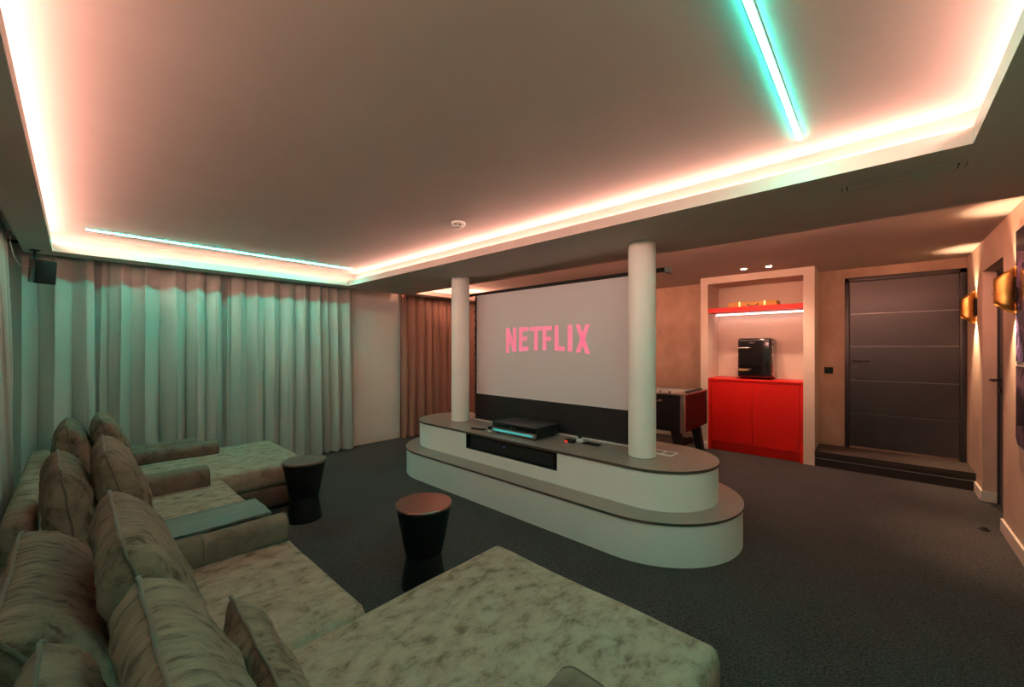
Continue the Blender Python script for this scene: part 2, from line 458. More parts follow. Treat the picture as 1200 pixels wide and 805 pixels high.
# ------------------------------------------------------------------ wall niche with red cabinet
NX = 5.95
NY0, NY1, IY0, IY1, IZ = .565, 1.852, .675, 1.757, 2.288
struct(box('wall_niche_right', (NX, NY0, 0), (XR, IY0, ZC), 'niche_paint'), 'pale plastered pier right of the red cabinet', 'wall')
struct(box('wall_niche_left', (NX, IY1, 0), (XR, NY1, ZC), 'niche_paint'), 'pale plastered pier left of the red cabinet', 'wall')
struct(box('wall_niche_top', (NX, IY0, IZ), (XR, IY1, ZC), 'niche_paint'), 'pale plastered lintel above the red shelf', 'wall')
struct(box('wall_niche_back', (XR - .02, IY0, 0), (XR, IY1, IZ), 'niche_paint'), 'pale plastered back of the niche', 'wall')
struct(box('baseboard_niche', (NX - .015, IY1 - .0, 0), (NX, NY1 + .0, .10), 'baseboard_paint', bevel=.003), 'short cream baseboard at the foot of the niche', 'baseboard')

t = thing('cabinet', 'glossy red two door cabinet inside the niche', 'cabinet', (6.2, 1.216, 0))
cx0 = NX + .012
box('worktop', (cx0 - .004, IY0, .962), (XR - .021, IY1, .986), 'red_lacquer', t, bevel=.002, seg=1)
boxes('body', [((cx0 + .002, IY0, 0), (XR - .021, IY0 + .040, .962)), ((cx0 + .002, IY1 - .034, 0), (XR - .021, IY1, .962)), ((cx0 + .03, IY0 + .04, .06), (XR - .021, IY1 - .034, .962)),
               ((cx0 + .01, IY0 + .04, .945), (cx0 + .04, IY1 - .034, .962))], 'red_lacquer', t)
ym = 1.219
for a, b in ((IY0 + .043, ym - .0025), (ym + .0025, IY1 - .037)):
    box('door', (cx0 + .004, a, .125), (cx0 + .024, b, .944), 'red_lacquer', t, bevel=.002, seg=1)
box('plinth', (cx0 + .05, IY0 + .04, 0), (cx0 + .07, IY1 - .034, .115), 'red_lacquer', t)

t = thing('wall_shelf', 'bright red shelf across the top of the niche', 'shelf', (6.2, 1.216, 1.888))
box('board', (NX + .012, IY0, 1.888), (XR - .021, IY1, 1.95), 'red_lacquer', t, bevel=.002, seg=1)
box('light_bar', (6.33, IY0 + .01, 1.872), (6.36, IY1 - .01, 1.888), 'shelf_led', t)

t = thing('gift_box', 'long flat golden box lying on the red shelf', 'box', (6.2, 1.245, 1.95))
box('body', (6.08, .965, 1.95), (6.32, 1.53, 2.022), 'gold_box', t, bevel=.004)
for y in (1.10, 1.39):
    box('band', (6.073, y - .012, 1.95), (6.325, y + .012, 2.027), 'gold_trim', t, bevel=.002, seg=1)
pts = [(6.066, 1.235 + .062 * math.cos(a), 1.995 - .035 * math.sin(a)) for a in [PI * i / 10 for i in range(11)]]
tube('handle', pts, .006, 'steel_dark', t)

# retro mini fridge
t = thing('mini_fridge', 'small black retro fridge with chrome handle on the red cabinet', 'fridge', (6.25, 1.22, .986))
FY0, FY1, FZ0, FZ1 = 1.02, 1.415, 1.002, 1.535
box('body', (6.13, FY0, FZ0), (6.43, FY1, FZ1), 'black_gloss', t, bevel=.03, seg=4)
dr = box('door', (6.055, FY0 + .003, FZ0 + .004), (6.126, FY1 - .003, FZ1), 'black_gloss', t, bevel=.033, seg=5)
hb = box('handle', (6.022, 1.275, 1.395), (6.036, 1.398, 1.414), 'chrome', dr, bevel=.006)
for y in (1.30, 1.39): box('handle_post', (6.03, y - .006, 1.397), (6.06, y + .006, 1.412), 'chrome', dr)
box('handle_tip', (6.024, 1.245, 1.400), (6.034, 1.275, 1.409), 'chrome', dr, bevel=.003)
for k, (y, w, h) in enumerate(((1.268, .009, .013), (1.250, .013, .015), (1.232, .011, .013), (1.215, .011, .013))):
    box('emblem_letter', (6.050, y - w / 2, 1.472 - h / 2), (6.056, y + w / 2, 1.472 + h / 2), 'chrome', dr)
extrude('badge', [(1.405, 1.092), (1.405, 1.135), (1.235, 1.130), (1.28, 1.095)], 6.050, 6.056, 'steel_dark', dr, plane='YZ')
extrude('badge_inlay', [(1.395, 1.098), (1.395, 1.125), (1.27, 1.122), (1.30, 1.100)], 6.047, 6.051, 'gold_trim', dr, plane='YZ')
tube('trim_strip', [(6.128, FY0 - .001, FZ0 + .04), (6.128, FY0 - .001, FZ1 - .04)], .004, 'chrome', t)
for zz in (FZ0 + .06, FZ1 - .06): box('hinge', (6.10, FY0 - .006, zz - .012), (6.15, FY0 + .004, zz + .012), 'chrome', t, bevel=.002, seg=1)
for x in (6.16, 6.40):
    for y in (FY0 + .04, FY1 - .04):
        lathe('foot', [(.014, .986), (.014, 1.006)], (x, y, 0), 'black_matte', t, n=12)

def downlight(x, y, label):
    t = thing('downlight', label, 'ceiling light', (x, y, ZC), 'downlights in front of the niche')
    lathe('ring', [(.034, -.008), (.044, -.006), (.044, 0)], (x, y, ZC), 'white_plastic', t, n=28)
    lathe('lens', [(.028, -.011), (.030, -.008)], (x, y, ZC), 'spot_lens', t, n=24)
    spot('downlight_beam', (x, y, ZC - .02), (x + .12, y, 0), 16, (1.0, .62, .42), 105, t, .8, .03)
downlight(5.55, 1.225, 'small lit round downlight in the ceiling left of its twin, before the niche')
downlight(5.575, .966, 'small lit round downlight in the ceiling right of its twin, nearer the door')

# ------------------------------------------------------------------ gold wall lamps
def sconce(x, label):
    t = thing('wall_lamp', label, 'wall lamp', (x, YN, 1.80), 'gold wall lamps')
    zc, hh, r = 1.80, .170, .052
    yc = YN + .056
    box('back_plate', (x - .05, YN, zc - .085), (x + .05, YN + .016, zc + .085), 'black_matte', t, bevel=.003)
    vs, fs = [], []; n, k = 28, 8
    for layer, rr in enumerate((r, r - .003)):
        for i in range(n + 1):
            a = math.radians(-62) + math.radians(304) * i / n      # open towards the wall
            px, py = x + rr * math.cos(a), yc + rr * math.sin(a)
            f = max(0.0, min(1.0, (py - (yc - r)) / (2 * r)))      # 0 at the wall, 1 at the front
            top = hh * (1.0 - .5 * f)
            for j in range(k + 1):
                vs.append((px, py, zc - top + 2 * top * j / k))
    m = (n + 1) * (k + 1)
    for i in range(n):
        for j in range(k):
            a = i * (k + 1) + j
            fs.append((a, a + k + 1, a + k + 2, a + 1))
            fs.append((m + a, m + a + 1, m + a + k + 2, m + a + k + 1))
    for i in range(n):
        for j in (0, k):
            a = i * (k + 1) + j; b = a + k + 1
            fs.append((a, m + a, m + b, b) if j == 0 else (a, b, m + b, m + a))
    put('shade', vs, fs, 'brass', t, True)
    box('bracket', (x - .02, YN + .014, zc - .03), (x + .02, YN + .05, zc + .03), 'black_matte', t)
    lathe('screw', [(.006, 0), (.006, .006)], (x, yc + r, zc - .02), 'chrome', t, n=10, axis='Y')
    lathe('bulb', [(.014, -.045), (.020, -.03), (.020, .03), (.014, .045)], (x, yc, zc), 'bulb', t, n=14)
    for s in (-1, 1):
        spot('lamp_beam', (x, YN + .075, zc + s * .05), (x, YN - .06, zc + s * 1.0), (9.0 if s > 0 else 26.0), (1.0, .60, .34), 66, t, .9, .010)
sconce(5.93, 'curved gold wall lamp right beside the grey door')
sconce(4.36, 'curved gold wall lamp at the right edge beside the poster')

# poster with a glossy face
t = thing('wall_poster', 'glossy dark purple poster in two panels at the right edge', 'poster', (3.98, YN, .74))
box('backing', (3.62, YN, .74), (4.328, YN + .010, 2.20), 'white_plastic', t)
box('upper_print', (3.64, YN + .010, 1.31), (4.322, YN + .014, 2.192), 'poster_upper', t)
extrude('lower_print', [(3.64, .75), (4.27, .75), (4.322, .80), (4.322, 1.28), (3.64, 1.28)], YN + .010, YN + .014, 'poster_lower', t, plane='XZ')

t = thing('door_stop', 'small black stopper on the carpet near the side door', 'door stop', (4.73, -.60, 0))
lathe('base', [(.030, 0), (.030, .006), (.024, .010)], (4.73, -.60, 0), 'black_matte', t, n=20)
lathe('knob', [(.014, .010), (.014, .020)], (4.73, -.60, 0), 'black_metal', t, n=16)

# ------------------------------------------------------------------ stepped platform
def capsule(cx, y0, y1, r, n=36):
    p = []
    for i in range(n + 1):
        a = PI + PI * i / n
        p.append((cx + r * math.cos(a), y0 + r * math.sin(a)))
    for i in range(n + 1):
        a = PI * i / n
        p.append((cx + r * math.cos(a), y1 + r * math.sin(a)))
    return p
t = thing('media_platform', 'white stepped platform with rounded ends under the screen', 'platform', (3.085, 2.48, 0))
PCX = 3.085
extrude('lower_base', capsule(PCX, 1.33, 3.636, .63), 0, .268, 'platform_paint', t, True)
lt = extrude('lower_top', capsule(PCX, 1.33, 3.636, .637), .268, .285, 'laminate', t, True)
# upper base has a real opening in its front
AY0, AY1, AZ0, AZ1 = 1.937, 3.063, .397, .545
UX = PCX - .43
cap = capsule(PCX, 1.285, 3.729, .43)
def split_caps():
    # outline of the solid behind the opening: straight front set back between AY0 and AY1
    n = len(cap)
    front = [(UX, AY1), (UX + .20, AY1), (UX + .20, AY0), (UX, AY0)]
    return cap + front
extrude('upper_base', cap, .285, AZ0, 'platform_paint', t, True)
extrude('upper_base', split_caps(), AZ0, AZ1, 'platform_paint', t, True)
extrude('upper_top', capsule(PCX, 1.285, 3.729, .437), AZ1, .565, 'laminate', t, True)
boxes('opening_lining', [((UX + .002, AY0, AZ0), (UX + .2, AY1, AZ0 + .003)), ((UX + .002, AY0, AZ1 - .003), (UX + .2, AY1, AZ1)), ((UX + .002, AY0, AZ0), (UX + .2, AY0 + .003, AZ1)),
                         ((UX + .002, AY1 - .003, AZ0), (UX + .2, AY1, AZ1)), ((UX + .197, AY0, AZ0), (UX + .2, AY1, AZ1))], 'black_matte', t)
for o in [c for c in t.children if c.name.split('.')[0] in ('lower_top', 'upper_top')]:
    o.data.materials.append(MATS['laminate_edge'])                # dark edge band around the worktop
    for f in o.data.polygons:
        if abs(f.normal.z) < .5: f.material_index = 1
ZP = .565

t = thing('soundbar', 'black soundbar in the slot of the white platform', 'soundbar', (UX + .1, 2.5, AZ0))
box('cabinet', (UX + .03, 1.97, AZ0 + .004), (UX + .15, 3.03, AZ1 - .015), 'black_matte', t, bevel=.006)
box('grille', (UX + .022, 1.985, AZ0 + .012), (UX + .03, 3.015, AZ1 - .022), 'screen_black', t, bevel=.002, seg=1)
for y in (2.545, 2.56): box('indicator_light', (UX + .019, y - .004, AZ0 + .085), (UX + .023, y + .004, AZ0 + .092), 'violet_led', t)

def column(x, y, label):
    t = thing('column', label, 'column', (x, y, ZP), 'round white columns on the platform')
    lathe('shaft', [(.103, ZP), (.103, ZS)], (x, y, 0), 'platform_paint', t, n=64)
    lathe('foot_seal', [(.1055, ZP), (.1035, ZP + .004)], (x, y, 0), 'laminate_edge', t, n=64)
    return t
column(3.005, 3.562, 'slim white round column on the platform, left of the screen')
column(2.972, 1.355, 'white round column on the platform, right of the screen near the fridge')

# ------------------------------------------------------------------ projection screen
SX = 3.20
t = thing('projection_screen', 'large hanging projection screen with pink streaming title', 'screen', (SX, 2.5, .575))
box('housing', (SX - .02, 1.26, 2.022), (SX + .05, 3.76, 2.047), 'black_matte', t, bevel=.003)
box('end_cap', (SX - .03, 1.225, 2.000), (SX + .06, 1.262, 2.045), 'grey_plastic', t, bevel=.004)
box('end_cap', (SX - .03, 3.758, 2.000), (SX + .06, 3.79, 2.045), 'grey_plastic', t, bevel=.004)
for y in (1.44, 3.70):
    tube('suspension_rod', [(SX + .015, y, 2.04), (SX + .015, y, ZS)], .006, 'steel_dark', t)
box('fabric', (SX + .004, 1.44, .866), (SX + .008, 3.502, 2.018), 'screen_white', t)
box('lower_mask', (SX + .003, 1.42, .58), (SX + .008, 3.525, .866), 'screen_black', t)
for y0, y1 in ((3.502, 3.525), (1.42, 1.44)):
    box('side_mask', (SX + .003, y0, .866), (SX + .008, y1, 2.022), 'screen_black', t)
# scalloped tension cord on the left border
for k in range(11):
    z0 = .93 + k * .1
    box('tension_tab', (SX + .004, 3.524, z0 - .012), (SX + .008, 3.545, z0 + .012), 'screen_black', t)
tube('tension_cord', [(SX + .006, 3.538 + .006 * math.cos(k * PI), .62 + .05 * k) for k in range(29)], .003, 'screen_black', t, n=6)
box('weight_bar', (SX - .004, 1.42, .570), (SX + .014, 3.525, .588), 'black_metal', t, bevel=.003)

# projected letters: condensed capitals with an arched foot line
def foot(y):
    u = (y - 2.49) / .535
    return 1.380 - .036 * u * u
def letter(polys):
    bm = bmesh.new()
    for poly in polys:
        vs = [bm.verts.new((SX + .0025, y, z)) for y, z in poly]
        bm.faces.new(vs)
    bmesh.ops.recalc_face_normals(bm, faces=bm.faces)
    for f in bm.faces:
        if f.normal.x > 0: f.normal_flip()
    r = bmesh.ops.extrude_face_region(bm, geom=list(bm.faces))
    for v in r['geom']:
        if isinstance(v, bmesh.types.BMVert): v.co.x += .0012
    bmesh.ops.recalc_face_normals(bm, faces=bm.faces)
    return from_bm('projected_letter', bm, 'projected_pink', t)
ZT = 1.622
def quad(ya, yb, za, zb): return [(ya, za), (yb, za), (yb, zb), (ya, zb)]
def stem(ya, yb): return [(ya, foot(ya)), (yb, foot(yb)), (yb, ZT), (ya, ZT)]
sw = .048
letter([stem(3.026, 3.026 - sw), stem(2.873 + sw, 2.873), [(3.026 - sw, ZT), (3.026 - sw, ZT - .125), (2.873 + sw, foot(2.9)), (2.873 + sw, foot(2.9) + .125)]])
letter([stem(2.834, 2.834 - sw), quad(2.834 - sw, 2.703, ZT - .044, ZT), quad(2.834 - sw, 2.722, 1.478, 1.522), [(2.834 - sw, foot(2.79)), (2.703, foot(2.70)), (2.703, foot(2.70) + .044), (2.834 - sw, foot(2.79) + .044)]])
letter([quad(2.680, 2.525, ZT - .044, ZT), [(2.627, foot(2.627)), (2.578, foot(2.578)), (2.578, ZT - .044), (2.627, ZT - .044)]])
letter([stem(2.516, 2.516 - sw), quad(2.516 - sw, 2.398, ZT - .044, ZT), quad(2.516 - sw, 2.412, 1.472, 1.516)])
letter([stem(2.366, 2.366 - sw), [(2.366 - sw, foot(2.32)), (2.242, foot(2.242)), (2.242, foot(2.242) + .044), (2.366 - sw, foot(2.32) + .044)]])
letter([stem(2.209, 2.158)])
letter([[(2.119, ZT), (2.119 - sw, ZT), (1.959, foot(1.959)), (1.959 + sw + .004, foot(2.01))], [(1.962, ZT), (1.962 + sw, ZT), (2.117, foot(2.117)), (2.117 - sw, foot(2.07))]])
WHITE_RAIL = box('cable_trunking', (3.160, 1.50, ZP), (3.178, 3.56, ZP + .012), 'white_plastic', bevel=.002, seg=1)
tag(WHITE_RAIL, 'thin white cable strip along the foot of the screen', 'cable strip')

# receiver and small things on the platform
t = thing('av_receiver', 'black disc player with a glowing teal front on the platform', 'receiver', (2.96, 2.53, ZP))
box('chassis', (2.795, 2.262, ZP + .018), (3.13, 2.815, ZP + .108), 'black_metal', t, bevel=.004)
box('top_plate', (2.79, 2.258, ZP + .108), (3.132, 2.819, ZP + .116), 'steel_dark', t, bevel=.003)
box('front_panel', (2.782, 2.262, ZP + .062), (2.796, 2.815, ZP + .110), 'black_gloss', t, bevel=.003)
box('front_flap', (2.780, 2.262, ZP + .018), (2.796, 2.815, ZP + .058), 'aluminium', t, bevel=.003)
box('light_bar', (2.777, 2.30, ZP + .030), (2.781, 2.79, ZP + .046), 'cyan_led', t)
for y in (2.52, 2.56): box('button', (2.777, y - .008, ZP + .078), (2.783, y + .008, ZP + .088), 'chrome', t)
for x in (2.83, 3.09):
    for y in (2.31, 2.77): lathe('foot', [(.02, ZP), (.022, ZP + .018)], (x, y, 0), 'black_matte', t, n=14)

t = thing('remote_control', 'slim black remote lying left of the disc player', 'remote', (2.80, 3.03, ZP))
box('case', (2.775, 2.955, ZP), (2.815, 3.11, ZP + .014), 'black_matte', t, bevel=.005, rot=((2.795, 3.03, ZP), .25, 'Z'))
for k in range(4): box('button', (2.789, 2.985 + .028 * k, ZP + .013), (2.801, 2.997 + .028 * k, ZP + .017), 'grey_plastic', t, rot=((2.795, 3.03, ZP), .25, 'Z'))
t = thing('power_brick', 'small black power adapter with cable beside the remote', 'adapter', (2.90, 2.93, ZP))
box('case', (2.88, 2.90, ZP), (2.93, 2.98, ZP + .026), 'black_matte', t, bevel=.004)
tube('cable', [(2.9, 2.90, ZP + .010), (2.87, 2.87, ZP + .007), (2.84, 2.875, ZP + .006), (2.82, 2.86, ZP + .006), (2.86, 2.835, ZP + .006), (2.93, 2.832, ZP + .006)], .005, 'cable_white', t)
t = thing('cable_plug', 'short white plug left of the disc player', 'plug', (2.80, 2.87, ZP))
box('case', (2.785, 2.85, ZP), (2.815, 2.885, ZP + .018), 'white_plastic', t, bevel=.003)
lathe('pin', [(.004, 0), (.004, .02)], (2.80, 2.885, ZP + .009), 'chrome', t, n=8, axis='Y')

t = thing('media_dongle', 'tiny black gadget with a red light on the platform', 'gadget', (2.955, 2.02, ZP))
box('case', (2.93, 1.965, ZP), (2.985, 2.055, ZP + .030), 'black_gloss', t, bevel=.006)
box('indicator_light', (2.926, 2.025, ZP + .006), (2.931, 2.050, ZP + .020), 'red_led', t)
t = thing('white_charger', 'small white charger cube with dark cap on the platform', 'charger', (3.045, 1.97, ZP))
box('case', (3.02, 1.945, ZP), (3.065, 1.99, ZP + .035), 'white_plastic', t, bevel=.004)
lathe('cap', [(.020, ZP + .035), (.020, ZP + .072), (.014, ZP + .076)], (3.043, 1.967, 0), 'black_metal', t, n=18)
t = thing('phone', 'flat black phone lying on the platform before the screen', 'phone', (3.03, 1.83, ZP))
box('case', (2.985, 1.755, ZP), (3.065, 1.915, ZP + .009), 'black_gloss', t, bevel=.003)
box('display', (2.99, 1.765, ZP + .009), (3.06, 1.905, ZP + .0098), 'black_gloss', t)
t = thing('table_socket', 'white flush socket plate behind the right column', 'socket', (3.16, 1.23, ZP))
box('plate', (3.09, 1.17, ZP), (3.23, 1.36, ZP + .006), 'white_plastic', t, bevel=.002, seg=1)
for y in (1.215, 1.30): box('insert', (3.125, y - .03, ZP + .006), (3.195, y + .03, ZP + .008), 'grey_plastic', t)

# ------------------------------------------------------------------ football table behind the platform
t = thing('football_table', 'black table football game with dark red end panel', 'game table', (5.0, 2.3, 0))
GX0, GX1, GY0, GY1, GZ0, GZ1 = 4.585, 5.395, 1.60, 3.02, .452, .865
boxes('side_wall', [((GX0, GY0 + .02, GZ0), (GX0 + .03, GY1 - .02, GZ1)), ((GX1 - .03, GY0 + .02, GZ0), (GX1, GY1 - .02, GZ1)), ((GX0 + .03, GY1 - .02, GZ0), (GX1 - .03, GY1, GZ1)), ((GX0 + .03, GY0 + .02, GZ0), (GX1 - .03, GY1 - .02, GZ0 + .05))], 'black_matte', t)
box('end_panel', (GX0 + .03, GY0, GZ0), (GX1, GY0 + .02, GZ1), 'dark_red', t)
box('corner_trim', (GX0 - .004, GY0 - .004, GZ0 - .006), (GX0 + .045, GY0 + .045, GZ1), 'aluminium', t, bevel=.004)
box('corner_trim', (GX1 - .02, GY0 - .004, GZ0), (GX1 + .004, GY0 + .03, GZ1), 'aluminium', t, bevel=.004)
boxes('rim', [((GX0 - .004, GY0 - .004, GZ1), (GX0 + .06, GY1, GZ1 + .016)), ((GX1 - .06, GY0 - .004, GZ1), (GX1 + .004, GY1, GZ1 + .016)), ((GX0 + .06, GY0 - .004, GZ1), (GX1 - .06, GY0 + .14, GZ1 + .016)), ((GX0 + .06, GY1 - .14, GZ1), (GX1 - .06, GY1, GZ1 + .016))], 'aluminium', t)
box('score_box', (GX0 + .20, GY0 + .02, GZ1 + .016), (GX1 - .12, GY0 + .06, GZ1 + .034), 'black_matte', t)
box('playing_field', (GX0 + .03, GY0 + .02, .70), (GX1 - .03, GY1 - .02, .715), 'white_plastic', t)
boxes('inner_wall', [((GX0 + .03, GY0 + .14, .715), (GX0 + .04, GY1 - .14, GZ1)), ((GX1 - .06, GY0 + .14, .715), (GX1 - .03, GY1 - .14, GZ1)), ((GX0 + .04, GY0 + .13, .715), (GX1 - .06, GY0 + .14, GZ1)), ((GX0 + .04, GY1 - .14, .715), (GX1 - .06, GY1 - .13, GZ1))], 'white_plastic', t)
for k in range(8):
    y = GY0 + .26 + k * .128
    d = -1 if k % 2 == 0 else 1
    rod = tube('rod', [(GX0 - (.20 if d < 0 else .06), y, .80), (GX1 + (.06 if d < 0 else .2), y, .80)], .008, 'chrome', t)
    hx = GX0 - .20 if d < 0 else GX1 + .20
    lathe('grip', [(.012, -.06), (.017, -.05), (.015, 0), (.017, .05), (.012, .06)], (hx, y, .80), 'black_matte', rod, n=14, axis='X')
    lathe('bearing', [(.02, -.004), (.02, .004)], (GX0 - .004, y, .80), 'chrome', rod, n=14, axis='X')
    for j in range(3 if k not in (0, 7) else 1):
        x = (GX0 + GX1) / 2 + (j - (1 if k not in (0, 7) else 0)) * .19
        box('player_figure', (x - .012, y - .010, .725), (x + .012, y + .010, .845), 'black_gloss', rod, bevel=.004, seg=1)
for y in (GY0 + .12, GY1 - .12):
    for x in (GX0 + .08, GX1 - .08):
        s = -1 if y < 2.3 else 1
        f = -1 if x < 5 else 1
        extrude('leg', [(y - .05, GZ0), (y + .05, GZ0), (y + .035 + s * .09, 0), (y - .035 + s * .09, 0)][::-1], x - .04, x + .04, 'black_matte', t, plane='YZ')
box('foot_bar', (GX0 + .06, GY0 + .16, .2), (GX1 - .06, GY0 + .19, .26), 'black_matte', t)
# ------------------------------------------------------------------ curtains
def curtain(axis, a0, a1, c, ztop, n, amp, seed, label, group, flare=0.03, lean=0.0, zbot=.012, m='curtain'):
    """axis 'X': runs along X at y=c; axis 'Y': runs along Y at x=c. One pleated cloth."""
    rnd = random.Random(seed)
    ph = [0.0]
    for i in range(n): ph.append(ph[-1] + rnd.uniform(.62, 1.4))
    tot = ph[-1]; bounds = [p / tot for p in ph]
    amps = [amp * rnd.uniform(.6, 1.2) for _ in range(n + 1)]
    cols = n * 12; rows = 26
    vs, fs = [], []
    def phase(u):
        for i in range(n):
            if u <= bounds[i + 1] or i == n - 1:
                f = (u - bounds[i]) / (bounds[i + 1] - bounds[i])
                return i + f, amps[i] * (1 - f) + amps[i + 1] * f
    for j in range(rows + 1):
        v = j / rows                                    # 0 top .. 1 bottom
        z = ztop + (zbot - ztop) * v
        for i in range(cols + 1):
            u = i / cols
            p, A = phase(u)
            w = 2 * PI * p
            k = .62 + .38 * min(1, v * 2.2)
            drift = .35 * math.sin(1.7 * p + 2.2 * v + seed) * v
            off = A * k * (math.sin(w + drift + .35 * math.sin(w)) + .22 * math.sin(2 * w + 3 * v + p))
            off += .022 * v * noise.noise((u * 6.0 + seed, v * 1.6, 1.3))
            aa = a0 + (a1 - a0) * u + flare * v * (2 * u - 1) * .5 + A * .34 * k * math.sin(2 * (w + drift) + .6 * math.sin(p * 2.3 + seed))
            cc = c + off - lean * v
            hem = .010 * math.sin(w + 1) if j == rows else 0
            vs.append((aa, cc, z + hem) if axis == 'X' else (cc, aa, z + hem))
    for j in range(rows):
        for i in range(cols):
            a = j * (cols + 1) + i
            fs.append((a, a + 1, a + cols + 2, a + cols + 1))
    t = thing('curtain', label, 'curtain', ((a0 + a1) / 2, c, 0) if axis == 'X' else (c, (a0 + a1) / 2, 0), group)
    o = put('cloth', vs, fs, m, t, True)
    md = o.modifiers.new('thickness', 'SOLIDIFY'); md.thickness = .004
    md = o.modifiers.new('smooth', 'SUBSURF'); md.levels = 1; md.render_levels = 1
    lo, hi = ((a0, c - .012, ztop), (a1, c + .012, ztop + .022))
    if axis == 'Y': lo, hi = (c - .012, a0, ztop), (c + .012, a1, ztop + .022)
    box('heading_rail', lo, hi, 'black_matte', t)
    return t
CY = 5.425
CZ = 2.30
curtain('X', -.44, .12, CY, CZ, 3, .075, 3, 'narrow grey green curtain in the corner behind the loudspeaker', 'grey curtains on the far wall')
curtain('X', .175, 1.10, CY, CZ, 5, .080, 11, 'wide grey green curtain left of the centre of the far wall', 'grey curtains on the far wall')
curtain('X', 1.17, 2.60, CY, CZ, 9, .072, 5, 'wide grey green curtain ending at the bare wall strip', 'grey curtains on the far wall', lean=.03)
curtain('X', 3.38, 4.75, CY + .0, CZ, 9, .055, 21, 'curtain coloured as if lit pink, behind the left column', 'curtains coloured as if lit pink beyond the platform', m='curtain_pink_lit')
curtain('X', 4.76, 6.40, CY + .0, CZ, 11, .055, 23, 'curtain coloured as if lit pink, hidden by the screen, right of the left column', 'curtains coloured as if lit pink beyond the platform', m='curtain_pink_lit')
curtain('Y', 2.60, 4.88, -.375, CZ, 18, .040, 31, 'pale teal lit curtain at the left edge behind the sofa', 'curtains on the left wall', lean=-.03)

# ------------------------------------------------------------------ loudspeaker in the corner
t = thing('loudspeaker', 'black loudspeaker hanging under the ceiling in the curtain corner', 'loudspeaker', (-.19, 5.0, 2.0))
sp = (-.180, 5.0, 2.02)
def sbox(name, lo, hi, m, bev, par):
    bm = bmesh.new(); bm_box(bm, lo, hi, bev, 2)
    R = Matrix.Translation(sp) @ Matrix.Rotation(math.radians(18), 4, 'Z') @ Matrix.Rotation(math.radians(10), 4, 'X')
    bmesh.ops.transform(bm, matrix=R, verts=bm.verts)
    return from_bm(name, bm, m, par, 'auto')
sbox('cabinet', (-.060, -.065, -.095), (.060, .065, .095), 'black_gloss', .006, t)
sbox('grille', (-.056, -.073, -.090), (.056, -.065, .090), 'black_matte', .004, t)
tube('bracket', [(-.215, 5.06, 2.04), (-.222, 5.10, 2.10), (-.225, 5.12, 2.15), (-.225, 5.12, 2.21)], .010, 'black_metal', t)
lathe('bracket_plate', [(.03, 2.20), (.03, 2.21)], (-.225, 5.12, 0), 'black_metal', t, n=20)
tube('cable', [(-.25, 5.08, 2.06), (-.30, 5.03, 2.06), (-.325, 4.95, 2.12), (-.335, 4.85, 2.20), (-.33, 4.80, 2.28)], .004, 'cable_white', t)

# smoke detector and air slot
t = thing('smoke_detector', 'small white smoke detector on the ceiling of the tray', 'smoke detector', (2.02, 2.42, ZC))
lathe('base', [(.050, -.020), (.056, -.016), (.056, 0)], (2.02, 2.42, ZC), 'white_plastic', t, n=32)
lathe('sensor_slot', [(.040, -.030), (.040, -.020)], (2.02, 2.42, ZC), 'black_matte', t, n=28)
lathe('cap', [(.026, -.044), (.040, -.036), (.042, -.030)], (2.02, 2.42, ZC), 'white_plastic', t, n=28)
for k in range(8):
    a = 2 * PI * k / 8
    x, y = 2.02 + .041 * math.cos(a), 2.42 + .041 * math.sin(a)
    box('fin', (x - .004, y - .004, ZC - .031), (x + .004, y + .004, ZC - .019), 'white_plastic', t)

t = thing('air_vent', 'long narrow air vent flush in the ceiling border', 'vent', (2.635, -.075, ZS))
VX0, VX1, VY0, VY1 = 2.580, 2.690, -.285, .140
box('backing', (VX0, VY0, ZS - .002), (VX1, VY1, ZS), 'black_matte', t)
boxes('frame', [((VX0 - .004, VY0, ZS - .006), (VX0 + .012, VY1, ZS - .0005)), ((VX1 - .010, VY0, ZS - .006), (VX1 + .004, VY1, ZS - .0005))], 'ceiling_paint', t)
box('blade', (VX0 + .020, VY0 + .030, ZS - .007), (VX1 - .024, VY1 - .024, ZS - .001), 'ceiling_paint', t)
for a, b in ((VY0 + .004, VY0 + .024), (VY1 - .018, VY1 - .004)):
    box('end_cap', (VX0 + .014, a, ZS - .006), (VX1 - .012, b, ZS - .001), 'ceiling_paint', t)

# ------------------------------------------------------------------ low round stools
def stool(x, y, label):
    t = thing('side_table', label, 'side table', (x, y, 0), 'black hourglass side tables')
    lathe('lower_cone', [(.132, 0), (.132, .006), (.098, .195)], (x, y, 0), 'stool_body', t, n=48)
    lathe('upper_cone', [(.104, .190), (.110, .20), (.158, .455), (.160, .462)], (x, y, 0), 'stool_body', t, n=48)
    lathe('top', [(.158, .462), (.166, .466), (.167, .476), (.162, .482)], (x, y, 0), 'stool_top', t, n=56)
stool(1.275, 3.49, 'black hourglass side table farther away, before the far chaise')
stool(1.405, 2.0, 'black hourglass side table nearest, with coppery gleam on its top')

